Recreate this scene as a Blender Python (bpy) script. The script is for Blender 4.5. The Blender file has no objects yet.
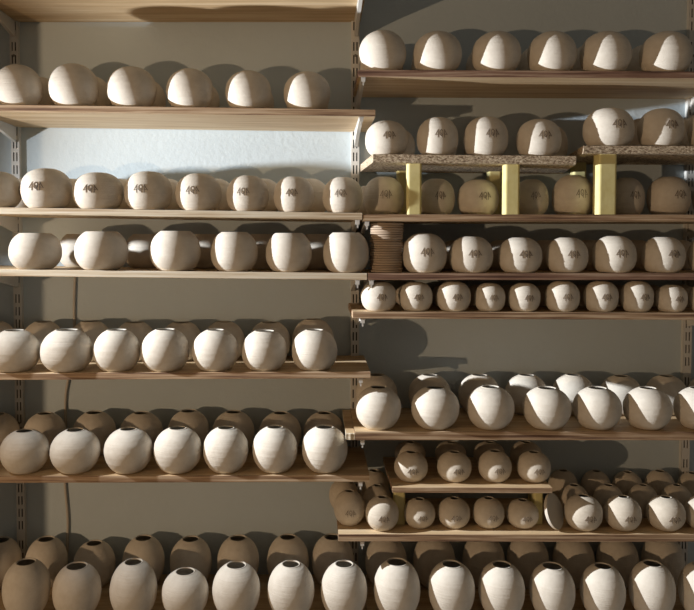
import bpy, bmesh, math, random
from mathutils import Vector, Matrix
random.seed(7)
C = bpy.context.scene.collection
PI = math.pi

# ------------------------------------------------------------ camera geometry
F = 740.0; CX = 316.0; CY = 268.0          # focal length and principal point, pixels of the 694x610 frame
PITCH = math.atan(0.0365)
DW = 2.235                                  # camera to back wall
ZC = 1.35                                   # eye height
DEPTH = 0.283                               # depth of the shelf boards

def at(px, py, dep):
    """world point seen at a pixel, on the vertical plane `dep` in front of the back wall"""
    a = (px - CX) / F; b = -(py - CY) / F
    # camera looks along +y, pitched down
    d = Vector((a, math.cos(PITCH) + b * math.sin(PITCH), -math.sin(PITCH) + b * math.cos(PITCH)))
    t = (DW - dep) / d.y
    return Vector((d.x * t, -dep, ZC + d.z * t))

cam_d = bpy.data.cameras.new('camera'); cam = bpy.data.objects.new('camera', cam_d); C.objects.link(cam)
cam.location = (0, -DW, ZC); cam.rotation_euler = (PI / 2 - PITCH, 0, 0)
cam_d.sensor_fit = 'HORIZONTAL'; cam_d.sensor_width = 36; cam_d.lens = F / 694 * 36
cam_d.shift_x = (347 - CX) / 694; cam_d.shift_y = (CY - 305) / 694
cam_d.clip_start = 0.05
bpy.context.scene.camera = cam

# ------------------------------------------------------------ materials
def new_mat(name):
    m = bpy.data.materials.new(name); m.use_nodes = True
    nt = m.node_tree; b = nt.nodes['Principled BSDF']
    return m, nt, b
def N(nt, t, **kw):
    n = nt.nodes.new(t)
    for k, v in kw.items(): setattr(n, k, v)
    return n
def ramp(nt, src, stops):
    r = N(nt, 'ShaderNodeValToRGB'); e = r.color_ramp.elements
    while len(e) < len(stops): e.new(0.5)
    for i, (p, c) in enumerate(stops):
        e[i].position = p; e[i].color = (*c, 1)
    nt.links.new(src, r.inputs[0]); return r.outputs[0]
def noise(nt, scale3, scale, detail=4, rough=0.6, off=True):
    tc = N(nt, 'ShaderNodeTexCoord'); mp = N(nt, 'ShaderNodeMapping')
    mp.inputs['Scale'].default_value = scale3
    nt.links.new(tc.outputs['Object'], mp.inputs['Vector'])
    n = N(nt, 'ShaderNodeTexNoise'); n.inputs['Scale'].default_value = scale
    n.inputs['Detail'].default_value = detail; n.inputs['Roughness'].default_value = rough
    if off:
        oi = N(nt, 'ShaderNodeObjectInfo'); mu = N(nt, 'ShaderNodeVectorMath', operation='SCALE')
        cb = N(nt, 'ShaderNodeCombineXYZ')
        nt.links.new(oi.outputs['Random'], cb.inputs[0]); nt.links.new(oi.outputs['Random'], cb.inputs[2])
        nt.links.new(cb.outputs[0], mu.inputs[0]); mu.inputs['Scale'].default_value = 23.0
        ad = N(nt, 'ShaderNodeVectorMath', operation='ADD')
        nt.links.new(mp.outputs[0], ad.inputs[0]); nt.links.new(mu.outputs[0], ad.inputs[1])
        nt.links.new(ad.outputs[0], n.inputs['Vector'])
    else:
        nt.links.new(mp.outputs[0], n.inputs['Vector'])
    return n.outputs['Fac']
def bump(nt, b, src, strength, dist):
    bp = N(nt, 'ShaderNodeBump'); bp.inputs['Strength'].default_value = strength
    bp.inputs['Distance'].default_value = dist
    nt.links.new(src, bp.inputs['Height'])
    prev = b.inputs['Normal'].links[0].from_socket if b.inputs['Normal'].links else None
    if prev: nt.links.new(prev, bp.inputs['Normal'])
    nt.links.new(bp.outputs[0], b.inputs['Normal'])

def clay(name, c0, c1, rough=0.72):
    m, nt, b = new_mat(name)
    n1 = noise(nt, (1, 1, 1), 5, 5)
    nt.links.new(ramp(nt, n1, [(0.3, c0), (0.7, c1)]), b.inputs['Base Color'])
    b.inputs['Roughness'].default_value = rough
    rings = noise(nt, (.35, .35, 16), 2.6, 4, .65)
    bump(nt, b, rings, 0.2, 0.012)
    grit = noise(nt, (1, 1, 1), 90, 2)
    bump(nt, b, grit, 0.16, 0.003)
    return m
M = {}
M['clay_pale'] = clay('pale_clay', (.64, .585, .505), (.73, .68, .60))
M['clay_tan'] = clay('tan_clay', (.57, .505, .415), (.66, .595, .50))
M['clay_rim'] = clay('clay_rim', (.62, .57, .49), (.72, .67, .58))
m, nt, b = new_mat('stamp_clay'); b.inputs['Base Color'].default_value = (.20, .16, .125, 1); b.inputs['Roughness'].default_value = .85; M['stamp'] = m

m, nt, b = new_mat('wall_paint')
nt.links.new(ramp(nt, noise(nt, (1, 1, 1), 2.5, 5, off=False), [(0.3, (.52, .60, .65)), (0.7, (.56, .64, .69))]), b.inputs['Base Color'])
b.inputs['Roughness'].default_value = .85
bump(nt, b, noise(nt, (1, 1, 1), 60, 5, off=False), .35, .004)
bump(nt, b, noise(nt, (1, 1, 1), 9, 3, off=False), .2, .008)
M['wall'] = m

def wood(name, dark, mid, pale, edge=False):
    m, nt, b = new_mat(name)
    sc = (.8, 9, 38) if edge else (.7, 14, 14)
    n1 = noise(nt, sc, 3.2, 6, .65)
    nt.links.new(ramp(nt, n1, [(0.38, dark), (0.5, mid), (0.61, pale)]), b.inputs['Base Color'])
    b.inputs['Roughness'].default_value = .6
    bump(nt, b, n1, .2, .003)
    return m
M['pine'] = wood('pine_board', (.52, .36, .20), (.63, .46, .27), (.70, .55, .36))
M['pine_edge'] = wood('pale_board_edge', (.50, .37, .24), (.72, .63, .48), (.80, .74, .62), True)
M['brown_edge'] = wood('brown_board_edge', (.14, .075, .045), (.40, .26, .155), (.62, .48, .33), True)
M['red_edge'] = wood('reddish_board_edge', (.10, .05, .035), (.27, .155, .105), (.50, .37, .27), True)

m, nt, b = new_mat('rough_particle_board')
v = noise(nt, (1, 1, 2), 130, 3, .7)
nt.links.new(ramp(nt, v, [(0.36, (.17, .11, .065)), (0.48, (.50, .39, .27)), (0.60, (.76, .66, .50))]), b.inputs['Base Color'])
b.inputs['Roughness'].default_value = .9; bump(nt, b, v, .7, .006); M['chip'] = m

m, nt, b = new_mat('yellow_prop')
v = noise(nt, (1, 1, 1), 30, 3)
nt.links.new(ramp(nt, v, [(0.3, (.70, .62, .27)), (0.7, (.78, .71, .36))]), b.inputs['Base Color'])
b.inputs['Roughness'].default_value = .8; bump(nt, b, v, .2, .003); M['prop'] = m

m, nt, b = new_mat('white_metal')
b.inputs['Base Color'].default_value = (.66, .65, .62, 1); b.inputs['Roughness'].default_value = .4; M['metal'] = m
m, nt, b = new_mat('slot_shadow')
b.inputs['Base Color'].default_value = (.03, .03, .03, 1); b.inputs['Roughness'].default_value = .8; M['slot'] = m
m, nt, b = new_mat('screw_steel'); b.inputs['Base Color'].default_value = (.25, .23, .2, 1); b.inputs['Metallic'].default_value = .8; b.inputs['Roughness'].default_value = .4; M['screw'] = m
m, nt, b = new_mat('bat_clay')
v = noise(nt, (1, 1, 30), 6, 3)
nt.links.new(ramp(nt, v, [(0.3, (.34, .25, .18)), (0.7, (.50, .39, .29))]), b.inputs['Base Color']); b.inputs['Roughness'].default_value = .8; M['bat'] = m
m, nt, b = new_mat('cable_sheath'); b.inputs['Base Color'].default_value = (.50, .46, .40, 1); b.inputs['Roughness'].default_value = .6; M['cable'] = m
m, nt, b = new_mat('floor_concrete')
nt.links.new(ramp(nt, noise(nt, (1, 1, 1), 3, 5, off=False), [(0.3, (.22, .20, .18)), (0.7, (.30, .28, .25))]), b.inputs['Base Color']); b.inputs['Roughness'].default_value = .8; M['floor'] = m

# ------------------------------------------------------------ mesh helpers
def bm_box(bm, c, s, mi=0, bevel=0):
    r = bmesh.ops.create_cube(bm, size=1)
    vs = r['verts']
    bmesh.ops.scale(bm, vec=s, verts=vs); bmesh.ops.translate(bm, vec=c, verts=vs)
    fs = {f for v in vs for f in v.link_faces}
    for f in fs: f.material_index = mi
    if bevel:
        es = {e for v in vs for e in v.link_edges}
        bmesh.ops.bevel(bm, geom=list(es), offset=bevel, segments=2, affect='EDGES')
def mk(name, bm, mats, parent=None, smooth=False, loc=(0, 0, 0)):
    me = bpy.data.meshes.new(name)
    bmesh.ops.recalc_face_normals(bm, faces=bm.faces)
    bm.to_mesh(me); bm.free()
    for m in mats: me.materials.append(m)
    if smooth:
        for p in me.polygons: p.use_smooth = True
    o = bpy.data.objects.new(name, me); C.objects.link(o); o.location = loc
    if parent: o.parent = parent
    return o
def tag(o, label, cat, group=None, kind=None):
    if label: o['label'] = label
    if cat: o['category'] = cat
    if group: o['group'] = group
    if kind: o['kind'] = kind
    return o
def struct(name, bm, mats, label):
    o = mk(name, bm, mats); o['kind'] = 'structure'; o['label'] = label; o['category'] = name.split('_')[0]
    return o
def lathe_bm(prof, seg=44, wob=0.0, seed=0):
    bm = bmesh.new(); rnd = random.Random(seed)
    ph = [rnd.uniform(0, 6.28) for _ in range(3)]
    rings = []
    for (r, z) in prof:
        if r < 1e-6: rings.append([bm.verts.new((0, 0, z))]); continue
        ring = []
        for i in range(seg):
            a = 2 * PI * i / seg
            k = 1 + wob * (math.sin(2 * a + ph[0] + z * 2) * .6 + math.sin(3 * a + ph[1] - z * 3) * .4)
            ring.append(bm.verts.new((r * k * math.cos(a), r * k * math.sin(a), z)))
        rings.append(ring)
    for A, B in zip(rings, rings[1:]):
        for i in range(seg):
            j = (i + 1) % seg
            if len(A) == 1 and len(B) == 1: continue
            if len(A) == 1: bm.faces.new((A[0], B[j], B[i]))
            elif len(B) == 1: bm.faces.new((A[i], A[j], B[0]))
            else: bm.faces.new((A[i], A[j], B[j], B[i]))
    return bm

# ------------------------------------------------------------ the room
bm = bmesh.new(); bm_box(bm, (0.1, .06, 1.3), (7.0, .12, 2.6)); struct('wall_back', bm, [M['wall']], 'pale blue-grey painted wall behind the shelves')
bm = bmesh.new(); bm_box(bm, (0.1, -2.2, -.05), (7.0, 4.6, .1)); struct('floor', bm, [M['floor']], 'bare floor under the shelving')
bm = bmesh.new(); bm_box(bm, (-1.548 - .2, -1.0, 1.3), (.4, .10, 2.6)); struct('wall_shadow_caster', bm, [M['wall']], 'unseen pier added left of the shelving to block the warm lamp')  # added out of view to throw the dark strip on the back wall

# ------------------------------------------------------------ uprights and brackets
def upright(x, label):
    bm = bmesh.new(); w = .024; d = .016; z0, z1 = .0, 2.45
    bm_box(bm, (x, -.004, (z0 + z1) / 2), (w - .004, .004, z1 - z0), 1)               # dark inside of the channel
    for s in (-1, 1): bm_box(bm, (x + s * (w / 2 - .0015), -d / 2, (z0 + z1) / 2), (.003, d, z1 - z0))
    for s in (-1, 0, 1): bm_box(bm, (x + s * .0093, -d, (z0 + z1) / 2), (.0056 if s == 0 else .0054, .002, z1 - z0))
    z = z0; k = 0
    while z < z1:                                                                       # solid metal between the slot pairs
        h = .034 if k % 6 == 5 else .012
        bm_box(bm, (x, -d, z + h / 2), (w - .002, .0021, h)); z += h + .026; k += 1
    o = mk('slotted_upright', bm, [M['metal'], M['slot']])
    tag(o, label, 'upright', 'slotted shelf uprights on the wall')
    z = z0 + .25
    while z < z1:
        s = lathe_bm([(0, 0), (.0042, .0), (.0036, .0018), (0, .0022)], 12)
        so = mk('screw', s, [M['screw']], o, True); so.location = (x, -d - .001, z); so.rotation_euler = (PI / 2, 0, 0); z += .55
    return o
XL, XM, XR = -.897, .117, 1.119
upright(XL, 'white slotted metal upright at the left edge of the photo')
upright(XM, 'white slotted metal upright between the left and right bays')
upright(XR, 'white slotted metal upright at the right edge of the photo')

def bracket(x, z, label, L=.262):
    """z = underside of the board"""
    bm = bmesh.new()
    y0, y1 = -.019, -.019 - L
    prof = [(y0, 0), (y1, 0), (y1, -.012), (y1 + .006, -.012), (y1 + .02, -.007), (y0 - .10, -.026), (y0, -.046)]
    a = [bm.verts.new((x - .0050, y, z + zz)) for y, zz in prof]; b2 = [bm.verts.new((x + .0050, y, z + zz)) for y, zz in prof]
    bm.faces.new(a); bm.faces.new(b2[::-1])
    for i in range(len(a)):
        j = (i + 1) % len(a); bm.faces.new((a[i], a[j], b2[j], b2[i]))
    bm_box(bm, (x, (y0 + y1) / 2, z - .0012), (.0130, L, .0024), 0, .0005)
    bm_box(bm, (x, y0 + .001, z - .02), (.009, .004, .04))
    o = mk('shelf_bracket', bm, [M['metal']]); tag(o, label, 'bracket', 'white metal shelf brackets')
    bm = bmesh.new(); bm_box(bm, (x, y1 + .003, z - .0165), (.0035, .003, .009))
    mk('locking_tab', bm, [M['metal']], o)
    return o

# ------------------------------------------------------------ shelf boards
def board(name, x0, x1, yl, yr, pxl, pxr, edge, label, th=.018, dep=DEPTH, back=.004, flat='pine', skew=0.0, skr=0.0, group='shelf boards'):
    """front top edge passes pixel (pxl,yl) and (pxr,yr)"""
    A = at(pxl, yl, dep); B = at(pxr, yr, dep)
    sl = (B.z - A.z) / (B.x - A.x)
    zf = lambda x: A.z + (x - A.x) * sl
    bm = bmesh.new(); n = 24
    L = x1 - x0
    secs = []
    rnd = random.Random(int(yl * 7 + pxl))
    for i in range(n + 1):
        t = i / n; x = x0 + L * t
        w = .0007 * math.sin(t * 9 + yl) + rnd.uniform(-.0003, .0003)
        xs = lambda y: x + (skew * (1 - t) + skr * t) * ((-y) / dep)
        pts = [(-dep + w, 0), (-back, 0), (-back, -th), (-dep + w, -th)]
        bv = .0012
        pts = [(-dep + w, -bv), (-dep + w + bv, 0), (-back, 0), (-back, -th), (-dep + w + bv, -th), (-dep + w, -th + bv)]
        secs.append([bm.verts.new((xs(y), y, zf(x) + zz)) for y, zz in pts])
    for a, b2 in zip(secs, secs[1:]):
        for i in range(6):
            j = (i + 1) % 6
            f = bm.faces.new((a[i], a[j], b2[j], b2[i]))
            f.material_index = 1 if i in (5, 0, 4) else 0
    for s in (secs[0], secs[-1]):
        f = bm.faces.new(s); f.material_index = 1
    o = mk(name, bm, [M[flat], M[edge]])
    tag(o, label, 'shelf', group)
    return zf

LX0 = -1.62; RX1 = 1.17
fx = lambda px: (px - CX) / F * (DW - DEPTH)     # front-edge x of a pixel column
Z = {}
# uppermost board: only its underside shows
zt = at(200, 22, .004).z
A = at(200, 22, .004)
def flat_board(z): # y pixel of the front edge of a horizontal board with its TOP at height z
    for k in range(-4000, 7000):
        if at(300, k / 10, DEPTH).z < z: return k / 10
yt = flat_board(zt + .018)
Z['L0'] = board('shelf_board', LX0, .132, yt, yt, 10, 370, 'pine_edge', 'uppermost pine board, seen from below above the left bay')
Z['L1'] = board('shelf_board', LX0, fx(375), 104.5, 109.5, 10, 370, 'brown_edge', 'pine board with brown front edge, topmost row of pots in the left bay')
Z['L3'] = board('shelf_board', LX0, fx(362), 207.5, 212.8, 10, 355, 'pine_edge', 'pale pine board under the stamped vases below the blue wall patch')
Z['L4'] = board('shelf_board', LX0, fx(367), 269.5, 273.3, 10, 368, 'pine_edge', 'pale pine board under the third row of pots in the left bay')
Z['L5'] = board('shelf_board', LX0, fx(370.7), 373.3, 371.6, 10, 370, 'brown_edge', 'pine board with bare right end, fourth pot shelf of the left bay')
Z['L6'] = board('shelf_board', LX0, fx(370), 476.3, 475.2, 10, 370, 'brown_edge', 'pine board with dark edge, fifth pot shelf of the left bay')
Z['R1'] = board('shelf_board', fx(357.7), RX1, 69.6, 71.3, 355, 690, 'red_edge', 'reddish-edged board at the top of the right bay')
Z['R3'] = board('shelf_board', fx(362.8), RX1, 214.4, 214.6, 360, 690, 'brown_edge', 'brown-edged board carrying yellow props and stamped vases')
Z['R4'] = board('shelf_board', fx(368), RX1, 273.2, 273.2, 368, 690, 'red_edge', 'reddish-edged board under the stack of thin discs')
Z['R5'] = board('shelf_board', fx(353), RX1, 311.8, 313.2, 353, 690, 'brown_edge', 'board carrying the row of smallest stamped vases')
Z['R6'] = board('shelf_board', fx(355.4), RX1, 431.6, 431.8, 355, 690, 'brown_edge', 'wide board under the large open vases of the right bay', th=.023)
z6 = board('shelf_board', fx(346.3), fx(355.0), 433.4, 433.4, 346, 690, 'pine_edge', 'narrow plank end beside the left end of the large vase board', th=.018)
Z['R7'] = board('shelf_board', fx(338.7), RX1, 534.3, 534.6, 340, 690, 'brown_edge', 'lowest visible board of the right bay, starting left of upright', th=.020)
zb = at(300, 621, DEPTH).z; yb = 621
Z['L7'] = board('shelf_board', LX0, .139, yb, yb, 10, 370, 'brown_edge', 'bottom board under the lowest row of large vases, left half')
Z['R8'] = board('shelf_board', .141, RX1, yb, yb, 380, 690, 'brown_edge', 'bottom board under the lowest row of large vases, right half')
# rough boards lifted on props
Z['R2a'] = board('rough_board', fx(366), .742, 154.0, 155.8, 368, 575, 'chip', 'speckled rough board on yellow props, left of the two', th=.0215, flat='chip', skew=.018, skr=-.059, group='rough particle boards on props')
Z['R2b'] = board('rough_board', fx(575.5) + .0625, RX1, 145.4, 145.9, 582, 690, 'chip', 'speckled rough board on yellow props, right and slightly higher', th=.0205, flat='chip', skew=-.045, group='rough particle boards on props')
# small raised board on the lowest right shelf
Z['R7a'] = board('raised_board', fx(393.3), fx(555), 487.2, 487.8, 393, 555, 'brown_edge', 'short raised board carrying four stamped vases', th=.015, group='short raised boards')

TH = {'R6': .023, 'R7': .020}
nm = {'L0': 'uppermost left board', 'L1': 'first left pot shelf', 'L3': 'second left pot shelf', 'L4': 'third left pot shelf', 'L5': 'fourth left pot shelf',
      'L6': 'fifth left pot shelf', 'L7': 'bottom left shelf', 'R1': 'top right shelf', 'R3': 'right shelf with yellow props', 'R4': 'right shelf with stack of discs',
      'R5': 'right shelf of smallest vases', 'R6': 'right shelf of large vases', 'R7': 'lowest narrow right shelf', 'R8': 'bottom right shelf'}
for k in nm:
    th = TH.get(k, .018)
    if k[0] == 'L': spots = [(XL, 'left upright'), (XM - .007 if k in ('L3', 'L4') else XM + .002, 'middle upright')]
    else: spots = [(XM + .018 if k == 'R3' else (XM + .030 if k == 'R4' else XM + .007), 'middle upright'), (XR, 'right upright')]
    for x, w in spots:
        bracket(x, Z[k](x) - th - .0006, 'white metal bracket on the %s under the %s' % (w, nm[k]))

# ------------------------------------------------------------ yellow props
def prop(px, dep, zlo, zhi, label, w=.050, rot=0.0):
    x = (px - CX) / F * (DW - dep)
    a, b2 = zlo(x) + .0004, zhi(x) - .0004
    bm = bmesh.new(); h = b2 - a
    n = 8; prof = []
    # rounded-square hollow post
    def ring(z, half, r):
        out = []
        for cx, cy, a0 in ((1, 1, 0), (-1, 1, 90), (-1, -1, 180), (1, -1, 270)):
            for q in range(4):
                t = math.radians(a0 + q * 30); out.append(bm.verts.new((cx * (half - r) + r * math.cos(t), cy * (half - r) + r * math.sin(t), z)))
        return out
    rs = [ring(0, w / 2, .006), ring(h, w / 2, .006), ring(h, w / 2 - .011, .003), ring(0, w / 2 - .011, .003)]
    for A_, B_ in zip(rs, rs[1:] + rs[:1]):
        for i in range(16):
            j = (i + 1) % 16; bm.faces.new((A_[i], A_[j], B_[j], B_[i]))
    o = mk('yellow_prop', bm, [M['prop']], loc=(x, -dep, a)); o.rotation_euler.z = rot
    tag(o, label, 'prop', 'yellow props holding up the rough boards'); return o
lo = Z['R3']; hi = lambda x: Z['R2a'](x) - .0215; hib = lambda x: Z['R2b'](x) - .0205
prop(413.5, .245, lo, hi, 'yellow square prop in front, leftmost, between first two stamped vases', w=.038)
prop(403, .045, lo, hi, 'yellow prop at the back, leftmost, near the wall', w=.038)
prop(510, .245, lo, hi, 'yellow square prop in front, second from left', w=.040)
prop(493, .045, lo, hi, 'yellow prop at the back, second from left', w=.038)
prop(603.5, .245, lo, hib, 'yellow square prop in front, rightmost, under the higher rough board', w=.048)
prop(577, .045, lo, hib, 'yellow prop at the back, third from left', w=.038)
lo7 = Z['R7']; hi7 = lambda x: Z['R7a'](x) - .015
prop(400, .20, lo7, hi7, 'short yellow prop under the left end of the raised board', w=.032)
prop(540, .20, lo7, hi7, 'short yellow prop under the right end of the raised board', w=.026)
prop(399, .035, lo7, hi7, 'short yellow prop at the back under the raised board, left', w=.028)
prop(536, .035, lo7, hi7, 'short yellow prop at the back under the raised board, right', w=.028)

# ------------------------------------------------------------ vases: unit meshes (width 1, height 1)
def vase_profile(ratio, m, b, belly, seed, wall=.024, pw=2.15):
    """width 1; height = ratio; m mouth radius, b foot radius"""
    rnd = random.Random(seed)
    H = ratio; zc = belly * H; pts = []
    at_ = (H - zc) / (1 - (2 * m) ** pw) ** (1 / pw)
    ab_ = zc / (1 - (2 * b) ** pw) ** (1 / pw)
    n = 34
    amp = [rnd.uniform(-1, 1) for _ in range(n + 1)]
    outer = []
    for i in range(n + 1):
        z = H * (i / n)
        # denser near ends
        z = H * (.5 - .5 * math.cos(PI * i / n)) * .6 + z * .4
        u = (z - zc) / (at_ if z > zc else ab_)
        r = .5 * max(0, 1 - abs(u) ** pw) ** (1 / pw)
        if 1 < i < n: r += amp[i] * .0022
        outer.append((r, z))
    inner = []
    for r, z in outer[::-1][1:]:
        if z < wall * 1.2: break
        inner.append((max(r - wall, .01), z))
    prof = [(0, .012), (b * .82, .012), (b * .9, 0)] + outer
    rl, zl = outer[-1]
    lip = [(rl - .004, zl + .003), (rl - wall * .5, zl + .002), (rl - wall + .003, zl - .006)]
    return prof + lip + [(max(min(inner[0][0], rl - wall), .02), zl - .02)] + inner[2:] + [(0, wall)], outer
def stroke(bm, pts, srf, w=.0105, h=.009):
    for (x0, z0), (x1, z1) in zip(pts, pts[1:]):
        n = 3
        prev = None
        dx, dz = x1 - x0, z1 - z0; l = math.hypot(dx, dz); nx, nz = -dz / l * w / 2, dx / l * w / 2
        for i in range(n + 1):
            t = i / n; x, z = x0 + dx * t, z0 + dz * t
            row = []
            for s, hh in ((-1, -.004), (-1, h), (1, h), (1, -.004)):
                xx, zz = x + nx * s, z + nz * s
                r = srf(zz) + hh
                row.append(bm.verts.new((xx, -math.sqrt(max(r * r - xx * xx, 1e-6)), zz)))
            if prev:
                for a in range(4):
                    bq = (a + 1) % 4; bm.faces.new((prev[a], prev[bq], row[bq], row[a]))
            else: bm.faces.new(row)
            prev = row
        bm.faces.new(prev[::-1])
def stamp_bm(outer, zc, s):
    """makers mark of short raised strokes: a ringed figure between two slanting letters"""
    def srf(z):
        for (r0, z0), (r1, z1) in zip(outer, outer[1:]):
            if z0 <= z <= z1: return r0 + (r1 - r0) * (z - z0) / max(z1 - z0, 1e-6)
        return outer[-1][0]
    bm = bmesh.new()
    P = lambda *a: [(x * s, zc + z * s * 1.3) for x, z in a]
    stroke(bm, P((-1.5, -.35), (-.72, .75)), srf)
    stroke(bm, P((-1.2, -.3), (-.72, -.12)), srf)
    stroke(bm, P((-.78, .5), (-.82, -.8)), srf)
    ring = [(.0 + .42 * math.cos(a), .1 + .62 * math.sin(a)) for a in [2 * PI * (k + .5) / 6 for k in range(7)]]
    stroke(bm, P(*ring), srf, w=.010)
    stroke(bm, P((-.05, .1), (.32, -.8)), srf, w=.010)
    stroke(bm, P((.72, .75), (1.5, -.35)), srf)
    stroke(bm, P((.78, .5), (.82, -.8)), srf)
    stroke(bm, P((.8, -.15), (1.2, -.25)), srf)
    return bm
def rim_bm(outer, wall=.024):
    rl, zl = outer[-1]; prof = []
    c = (rl - wall * .35, zl + .002)
    for k in range(9):
        t = 2 * PI * k / 8; prof.append((c[0] + .0145 * math.cos(t), c[1] + .0055 * math.sin(t)))
    return lathe_bm(prof, 44)

KINDS = {  # ratio, mouth, foot, belly, stamp (height, size) or None, rim?, material, power
    'squat':   (.90, .17, .30, .46, None, False, 'clay_pale', 2.15),
    'stamped': (.90, .17, .33, .45, (.53, .097), False, 'clay_pale', 2.3),
    'flattop': (.84, .28, .32, .47, None, False, 'clay_pale', 2.2),
    'wide':    (.88, .205, .31, .46, None, True, 'clay_pale', 2.15),
    'large':   (.96, .185, .28, .50, None, True, 'clay_pale', 2.05),
    'egg':     (1.06, .21, .27, .50, None, True, 'clay_pale', 2.1),
    'small':   (.86, .16, .32, .46, (.50, .10), False, 'clay_pale', 2.3),
    'bud':     (1.06, .155, .29, .48, (.46, .11), True, 'clay_tan', 2.1),
    'budlow':  (1.06, .155, .29, .48, None, True, 'clay_tan', 2.1),
}
PROTO = {}
def proto(kind, var):
    key = (kind, var)
    if key in PROTO: return PROTO[key]
    ratio, m, b2, belly, st, rim, mat, pw = KINDS[kind]
    sd = hash_(kind) + var * 31
    rnd = random.Random(sd)
    prof, outer = vase_profile(ratio, m * rnd.uniform(.93, 1.07), b2, belly + rnd.uniform(-.02, .02), sd, pw=pw)
    me = {}
    o = mk('vase', lathe_bm(prof, 48, .008, sd), [M[mat]], None, True)
    me['body'] = o.data; bpy.data.objects.remove(o)
    if rim:
        o = mk('rim', rim_bm(outer), [M['clay_rim']], None, True); me['rim'] = o.data; bpy.data.objects.remove(o)
    if st:
        o = mk('stamp', stamp_bm(outer, st[0] * ratio, st[1]), [M['stamp']], None, False); me['stamp'] = o.data; bpy.data.objects.remove(o)
    PROTO[key] = me; return me
def hash_(s): return sum(ord(c) * (i + 3) for i, c in enumerate(s))

ORD = ['first', 'second', 'third', 'fourth', 'fifth', 'sixth', 'seventh', 'eighth', 'ninth', 'tenth', 'eleventh', 'twelfth', 'thirteenth', 'fourteenth', 'fifteenth']
def row(kind, zf, dep, items, look, where, group, stamps=True, turn=4, off=3):
    """items: (pixel x, pixel width, pixel y of the mouth, [depth offset])"""
    items = sorted(items, key=lambda t: t[0])
    nn = len(items)
    for i, it in enumerate(items):
        px, w, py = it[:3]
        d = dep + (it[3] if len(it) > 3 else 0)
        x = (px - CX) / F * (DW - d)
        W = w / F * (DW - d) * .985
        top = at(px, py + (2.2 if py < 241 else 0), d).z; base = zf(x) + .0012
        # a sphere off axis looks a little wider than it is
        th = math.atan(abs(px - CX) / F); W *= math.cos(th) ** .5
        ratio = KINDS[kind][0]
        H = top - base
        H = max(.68 * W, min(1.25 * W, H))
        rnd = random.Random(int(px * 13 + py * 7))
        var = rnd.randrange(4)
        me = proto(kind, var)
        o = bpy.data.objects.new('vase', me['body']); C.objects.link(o)
        o.location = (x, -d, base); o.scale = (W, W, H / ratio)
        o.rotation_euler.z = math.radians(rnd.uniform(-turn, turn) + (off if stamps and 'stamp' in me else rnd.uniform(0, 300)))
        if 'rim' in me:
            r = bpy.data.objects.new('rim', me['rim']); C.objects.link(r); r.parent = o
        if 'stamp' in me and stamps:
            r = bpy.data.objects.new('stamp', me['stamp']); C.objects.link(r); r.parent = o; r['label'] = 'raised maker\'s mark'
        if nn == 1: pos = 'lone'
        elif i == 0: pos = 'leftmost'
        elif i == nn - 1: pos = 'rightmost'
        else: pos = ORD[i] + ' from left'
        tag(o, '%s, %s, %s' % (look, pos, where), 'vase', group)

FR, BK = .236, .072
def back_of(items, dx, dw, y, jit=2):
    return [(px + dx + random.uniform(-jit, jit), w * dw, (y if not callable(y) else y(px)) + random.uniform(-.8, .8)) for px, w, _ in [t[:3] for t in items]]
# ---- left bay
L1 = [(21, 48, 64), (76, 50, 63), (133.5, 49.5, 66), (191, 47, 68), (249, 46.5, 70), (307, 47, 71)]
row('squat', Z['L1'], FR, L1, 'round clay vase', 'front row, topmost pot shelf of left bay', 'front vases on the topmost left pot shelf')
row('squat', Z['L1'], BK, [(px + (CX - px) * .07, 42, py + 12) for px, w, py in L1], 'shaded round vase', 'back row, topmost pot shelf of left bay', 'back vases on the topmost left pot shelf')
L3 = [(-2, 50, 170), (47.5, 51.5, 167), (99, 51, 171), (149, 48.5, 170), (199, 46.5, 172), (248, 43, 174), (294, 41, 175), (342.5, 40.5, 175.5)]
row('stamped', Z['L3'], FR, L3, 'bright stamped vase', 'front row, second pot shelf of left bay', 'front vases on the second left pot shelf', off=-5)
row('squat', Z['L3'], BK, [(px, 42, 177) for px in (22, 71, 120, 166, 215, 262, 309)], 'plain vase half hidden', 'back row, second pot shelf of left bay', 'back vases on the second left pot shelf')
L4 = [(35.6, 53, 231), (101.5, 54, 229.5), (175.5, 51, 229), (234.3, 47.5, 230), (288.8, 46.5, 231), (346, 46.5, 230.5)]
row('flattop', Z['L4'], FR, L4, 'flat-topped pale vase', 'front row, third pot shelf of left bay', 'front vases on the third left pot shelf')
row('flattop', Z['L4'], BK, [(px, 41, 232) for px in (79, 145, 207, 262, 318)], 'shaded flat-topped vase', 'back row, third pot shelf of left bay', 'back vases on the third left pot shelf')
L5 = [(13, 52, 330.5), (65.7, 53, 330), (116, 47, 330), (164.6, 49, 329.5), (215, 47, 330), (264.3, 46.5, 331), (314.5, 47, 330)]
row('wide', Z['L5'], FR, L5, 'wide-mouthed round vase', 'front row, fourth pot shelf of left bay', 'front vases on the fourth left pot shelf')
row('wide', Z['L5'], BK, [(-6, 44, 322), (42, 43, 322), (89.5, 43, 321.5), (134, 43, 322.5), (181, 43, 322.5), (223.5, 43, 322), (269.5, 43, 322.5), (313, 43, 319.5)], 'shaded wide-mouthed vase', 'back row, fourth pot shelf of left bay', 'back vases on the fourth left pot shelf')
L6 = [(22, 50, 430.8), (73, 51, 430), (126.5, 49.5, 429), (176.5, 49, 428), (225, 46.5, 427.7), (274.5, 46.5, 427), (324.7, 47, 427)]
row('large', Z['L6'], FR, L6, 'rounded open vase', 'front row, fifth pot shelf of left bay', 'front vases on the fifth left pot shelf')
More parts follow.
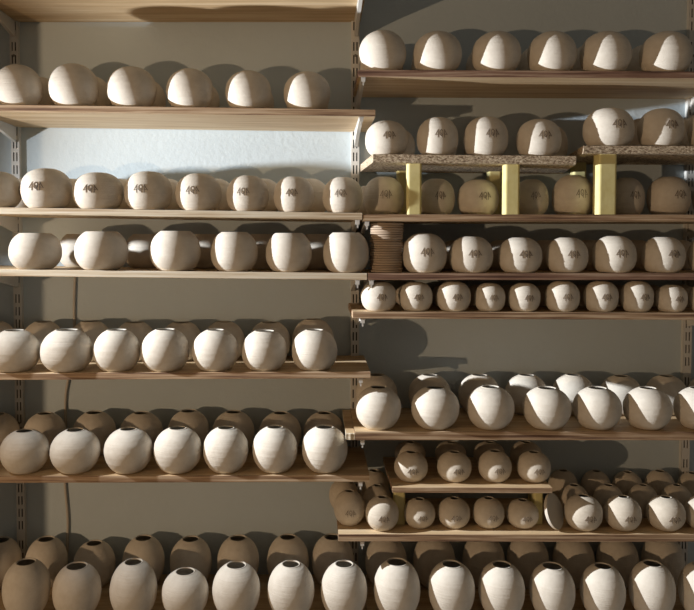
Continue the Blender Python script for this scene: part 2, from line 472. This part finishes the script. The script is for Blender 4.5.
row('large', Z['L6'], BK, [(-5, 44, 414), (42.5, 43, 413.5), (92.5, 44, 412.6), (139.7, 44, 413), (187.5, 43, 411), (232.7, 43, 412), (280, 43, 413), (324, 42, 413)], 'shaded open vase', 'back row, fifth pot shelf of left bay', 'back vases on the fifth left pot shelf')
L7 = [(21.6, 49, 562), (73, 49.6, 566), (130.6, 48.7, 562), (183, 48, 571.5), (235, 49, 565), (290.5, 48, 564)]
R8 = [(344.5, 48, 564), (398.3, 48, 562), (453.7, 48, 564), (504.5, 47.5, 564.5), (556, 47, 566), (607.5, 46.5, 566), (657.5, 47, 563.5), (708, 47, 565)]
allz = Z['L7']
row('egg', allz, .25, L7 + R8, 'tall open vase', 'front row along the bottom shelf', 'front vases on the bottom shelf')
row('egg', allz, BK, [(-4, 43, 540), (42.3, 43, 539), (91, 43, 543), (141, 43, 538), (189, 43, 539), (237, 43, 538), (287.5, 43, 537), (333, 43, 537), (387, 43, 537.5), (436, 43, 537), (486, 43, 537), (531, 43, 537), (577.5, 43, 537), (622, 43, 537), (668, 43, 537)], 'shaded tall open vase', 'back row along the bottom shelf', 'back vases on the bottom shelf')
# ---- right bay
R1 = [(381.7, 47.4, 30), (436, 49, 31), (494.5, 49, 31), (549.5, 49, 31), (602.5, 51, 31), (662, 52, 31)]
row('squat', Z['R1'], FR, R1, 'round clay vase', 'front row, top shelf of right bay', 'front vases on the top right shelf')
row('squat', Z['R1'], BK, [(px + (CX - px) * .07 + 4, 43, 44) for px, w, py in R1], 'shaded round vase', 'back row, top shelf of right bay', 'back vases on the top right shelf')
row('stamped', Z['R2a'], FR, [(386, 43, 119.5), (436.8, 41.8, 116), (484.7, 45, 115.5), (537.3, 45, 118)], 'stamped round vase', 'front row on the lower rough board', 'stamped vases on the rough boards')
row('squat', Z['R2a'], BK, [(396, 38, 127), (438, 37, 127), (482, 38, 127), (549, 35, 124)], 'dark plain vase', 'back row on the lower rough board', 'back vases on the rough boards')
row('squat', Z['R2b'], BK, [(640, 38, 117), (688, 38, 117)], 'dark plain vase', 'back row on the higher rough board', 'back vases on the rough boards')
row('stamped', Z['R2b'], FR, [(606.5, 51, 107), (658.5, 46, 107.5), (708, 45, 107)], 'stamped round vase', 'front row on the higher rough board', 'stamped vases on the rough boards')
row('stamped', Z['R3'], .165, [(383.5, 41, 175), (436, 37, 177), (477.5, 42, 178), (530.5, 35, 177.5), (572, 42, 173.5), (625, 37, 176), (667.5, 43, 175), (712, 40, 176)], 'stamped vase in shade', 'between the yellow props of the right bay', 'stamped vases between the yellow props', off=4)
row('squat', lambda x: Z['R3'](x) + .003, .055, [(368, 33, 184)], 'plain vase half hidden', 'behind leftmost vase under the rough board', 'back vases behind the yellow props')
R4 = [(424.4, 45.4, 231.5), (470.8, 44.8, 234.5), (519.8, 44.6, 235.5), (566.7, 42.7, 235.5), (614, 44.6, 234), (663, 43.6, 235), (709, 42, 235)]
row('stamped', Z['R4'], FR, R4, 'stamped vase', 'front row right of the stack of discs', 'stamped vases on the shelf with the discs')
row('squat', Z['R4'], BK, [(px + (CX - px) * .07 - 3, 38, 238) for px, w, py in R4], 'plain shaded vase', 'back row right of the stack of discs', 'back vases on the shelf with the discs')
R5 = [(379, 36, 281.7), (416, 34, 282.2), (453.8, 35, 281.7), (490, 31.5, 283.2), (524.4, 33, 283.2), (562.7, 35.2, 281.2), (601.5, 35, 281.2), (637.5, 33.4, 281.2), (671.9, 32.4, 285), (706, 33, 284)]
row('small', Z['R5'], .243, R5, 'small stamped vase', 'front row, shelf of smallest vases', 'small stamped vases in front')
row('small', Z['R5'], .095, [(px + (CX - px) * .065 + 1, 31, 285) for px, w, py in R5], 'small shaded vase', 'back row, shelf of smallest vases', 'small vases behind', stamps=False)
R6 = [(378.6, 47, 387.3), (436, 49, 387.6), (491.6, 48.6, 386.8), (548.4, 49, 388), (599.3, 49, 388), (650, 49, 388), (701, 49, 388)]
row('large', Z['R6'], FR, R6, 'large open vase', 'front row, shelf of large right bay vases', 'front large vases of the right bay')
row('large', Z['R6'], BK, [(376.8, 43, 374.8), (430.5, 43, 375), (480.5, 43, 375), (527.8, 43, 375), (574.8, 43, 374.8), (623, 43, 376), (668.5, 43, 376), (712, 43, 376)], 'large shaded open vase', 'back row, shelf of large right bay vases', 'back large vases of the right bay')
R7a = [(412, 34.3, 452), (455.7, 35, 452), (496.7, 34.4, 451), (536, 35, 452)]
row('bud', Z['R7a'], .220, R7a, 'small tan stamped vase', 'front row on the raised board', 'stamped vases on the raised board')
row('budlow', Z['R7a'], .085, [(411, 32, 442), (452, 32, 442), (491, 32, 442), (528, 32, 442)], 'small tan vase in shade', 'back row on the raised board', 'vases behind on the raised board')
row('bud', Z['R7'], .223, [(349.8, 32, 491, -.02), (383, 34, 497, .016), (420.8, 32.2, 499), (455.7, 33, 498), (490.6, 32.7, 498), (525, 33, 500)], 'small tan stamped vase', 'under or left of the raised board', 'stamped vases on the lowest right shelf')
row('bud', Z['R7'], .237, [(586.7, 39, 495.7), (626.6, 38, 496.5), (670.2, 39.5, 497), (708, 38, 497)], 'tan stamped vase', 'front row right of the leaning disc', 'front vases right of the leaning disc')
row('budlow', Z['R7'], .145, [(378.3, 30, 485.5), (344, 30, 480, -.045)], 'small dark vase', 'middle row left of the raised board', 'middle row vases on the lowest right shelf')
row('budlow', Z['R7'], .142, [(577, 31, 485), (612, 31, 485), (647, 31, 485), (681, 31, 485)], 'dim tan vase', 'middle row right of the leaning disc', 'middle row vases on the lowest right shelf')
row('budlow', Z['R7'], .050, [(374.6, 31, 470.5)], 'darkest small vase by the wall', 'back row left of the raised board', 'back row vases on the lowest right shelf')
row('budlow', Z['R7'], .050, [(566, 31, 470.5), (599, 31, 471), (631, 31, 472), (663.5, 31, 471), (697, 31, 473)], 'dim tan vase', 'back row right of the leaning disc', 'back row vases on the lowest right shelf')

# ------------------------------------------------------------ stack of thin discs
NB = 21
d = .225; xs = (386.5 - CX) / F * (DW - d)
b0 = Z['R4'](xs) + .0006; ztop = at(386.5, 223, d).z; th = (ztop - b0) / NB
rnd = random.Random(3)
base_me = None
for i in range(NB):
    r = .0445
    if base_me is None:
        t = th * .93
        o = mk('thin_disc', lathe_bm([(0, .0004), (r * .93, 0), (r, t * .3), (r, t * .8), (r * .985, t), (r * .9, t), (r * .88, t * .85), (0, t * .85)], 48), [M['bat']], None, True); base_me = o.data
    else:
        o = bpy.data.objects.new('thin_disc', base_me); C.objects.link(o)
    o.location = (xs + rnd.uniform(-.002, .002), -d + rnd.uniform(-.002, .002), b0 + i * th)
    s = rnd.uniform(.965, 1.02); o.scale = (s, s, 1)
    k = NB - 1 - i
    lab = 'thin clay disc, topmost of the tall stack beside the middle upright' if k == 0 else ('thin clay disc, bottommost of the tall stack beside the middle upright' if k == NB - 1 else 'thin clay disc %s from the top of the tall stack' % (ORD + ['sixteenth', 'seventeenth', 'eighteenth', 'nineteenth', 'twentieth'])[k])
    tag(o, lab, 'disc', 'thin discs stacked on the right shelf')

# ------------------------------------------------------------ leaning shallow disc
r = .047
o = mk('leaning_disc', lathe_bm([(0, 0), (r * .9, 0), (r, .004), (r * 1.0, .0085), (r * .96, .0095), (r * .93, .006), (0, .005)], 56), [M['clay_rim']], None, True)
p = at(551.5, 514, .238); zb7 = Z['R7'](p.x)
nrm = Vector((.74, -.60, .32)).normalized()
o.rotation_euler = nrm.to_track_quat('Z', 'Y').to_euler()
o.location = (p.x, p.y, zb7 + r * math.sqrt(1 - nrm.z ** 2) + .001)
tag(o, 'shallow pale clay disc leaning on edge between small stamped vases', 'disc')
bm = bmesh.new()
o2 = mk('raised_edge', lathe_bm([(r * .965, .009), (r * .985, .0115), (r * 1.01, .0105), (r * 1.01, .008), (r * .965, .009)], 56), [M['clay_rim']], o, True)

# ------------------------------------------------------------ cable on the wall
cu = bpy.data.curves.new('wall_cable', 'CURVE'); cu.dimensions = '3D'; cu.bevel_depth = .0042; cu.bevel_resolution = 3
pts = [(76, 262), (75, 280), (74, 300), (74.5, 318), (74, 345), (70, 372), (66.5, 388), (65, 402), (66, 430), (65, 455), (64.6, 482), (66.5, 500), (68.5, 522), (67, 545), (66, 580), (66, 625)]
sp = cu.splines.new('NURBS'); sp.points.add(len(pts) - 1); sp.order_u = 4; sp.use_endpoint_u = True
for i, (a, b2) in enumerate(pts): sp.points[i].co = (*at(a, b2, .0046), 1)
oc = bpy.data.objects.new('wall_cable', cu); C.objects.link(oc)
me = bpy.data.meshes.new_from_object(oc.evaluated_get(bpy.context.evaluated_depsgraph_get())); bpy.data.objects.remove(oc)
oc = bpy.data.objects.new('wall_cable', me); C.objects.link(oc); me.materials.clear(); me.materials.append(M['cable'])
for p_ in me.polygons: p_.use_smooth = True
tag(oc, 'thin grey cable hanging down the wall behind the left bay', 'cable')

# ------------------------------------------------------------ light
def point(name, loc, power, col, rad, lin=False):
    l = bpy.data.lights.new(name, 'POINT'); l.energy = power; l.color = col; l.shadow_soft_size = rad
    o = bpy.data.objects.new(name, l); C.objects.link(o); o.location = loc
    if lin:
        l.use_nodes = True; nt = l.node_tree; em = nt.nodes['Emission']
        f = nt.nodes.new('ShaderNodeLightFalloff'); f.inputs['Strength'].default_value = 1.0
        nt.links.new(f.outputs['Linear'], em.inputs['Strength'])
    return o
point('warm_lamp', (-2.94, -3.07, ZC - .275), 155, (1.0, .68, .40), .02)
l = bpy.data.lights.new('reflector_lamp', 'SPOT'); l.energy = 165; l.color = (.95, .98, 1.0); l.shadow_soft_size = .012
l.spot_size = math.radians(118); l.spot_blend = 1.0
l.use_nodes = True; nt = l.node_tree; f = nt.nodes.new('ShaderNodeLightFalloff'); f.inputs['Strength'].default_value = 1.0; f.inputs['Smooth'].default_value = .6
nt.links.new(f.outputs['Linear'], nt.nodes['Emission'].inputs['Strength'])
o = bpy.data.objects.new('reflector_lamp', l); C.objects.link(o); o.location = (-1.3, -.47, ZC + .16)
o.rotation_euler = Vector((1.9, .0, -.16)).to_track_quat('-Z', 'Y').to_euler()
w = bpy.data.worlds.new('room'); bpy.context.scene.world = w; w.use_nodes = True
w.node_tree.nodes['Background'].inputs[0].default_value = (1.0, .83, .64, 1)
w.node_tree.nodes['Background'].inputs[1].default_value = .09

vs = bpy.context.scene.view_settings
vs.view_transform = 'Standard'; vs.look = 'None'; vs.gamma = 1; vs.exposure = 0; vs.use_curve_mapping = False
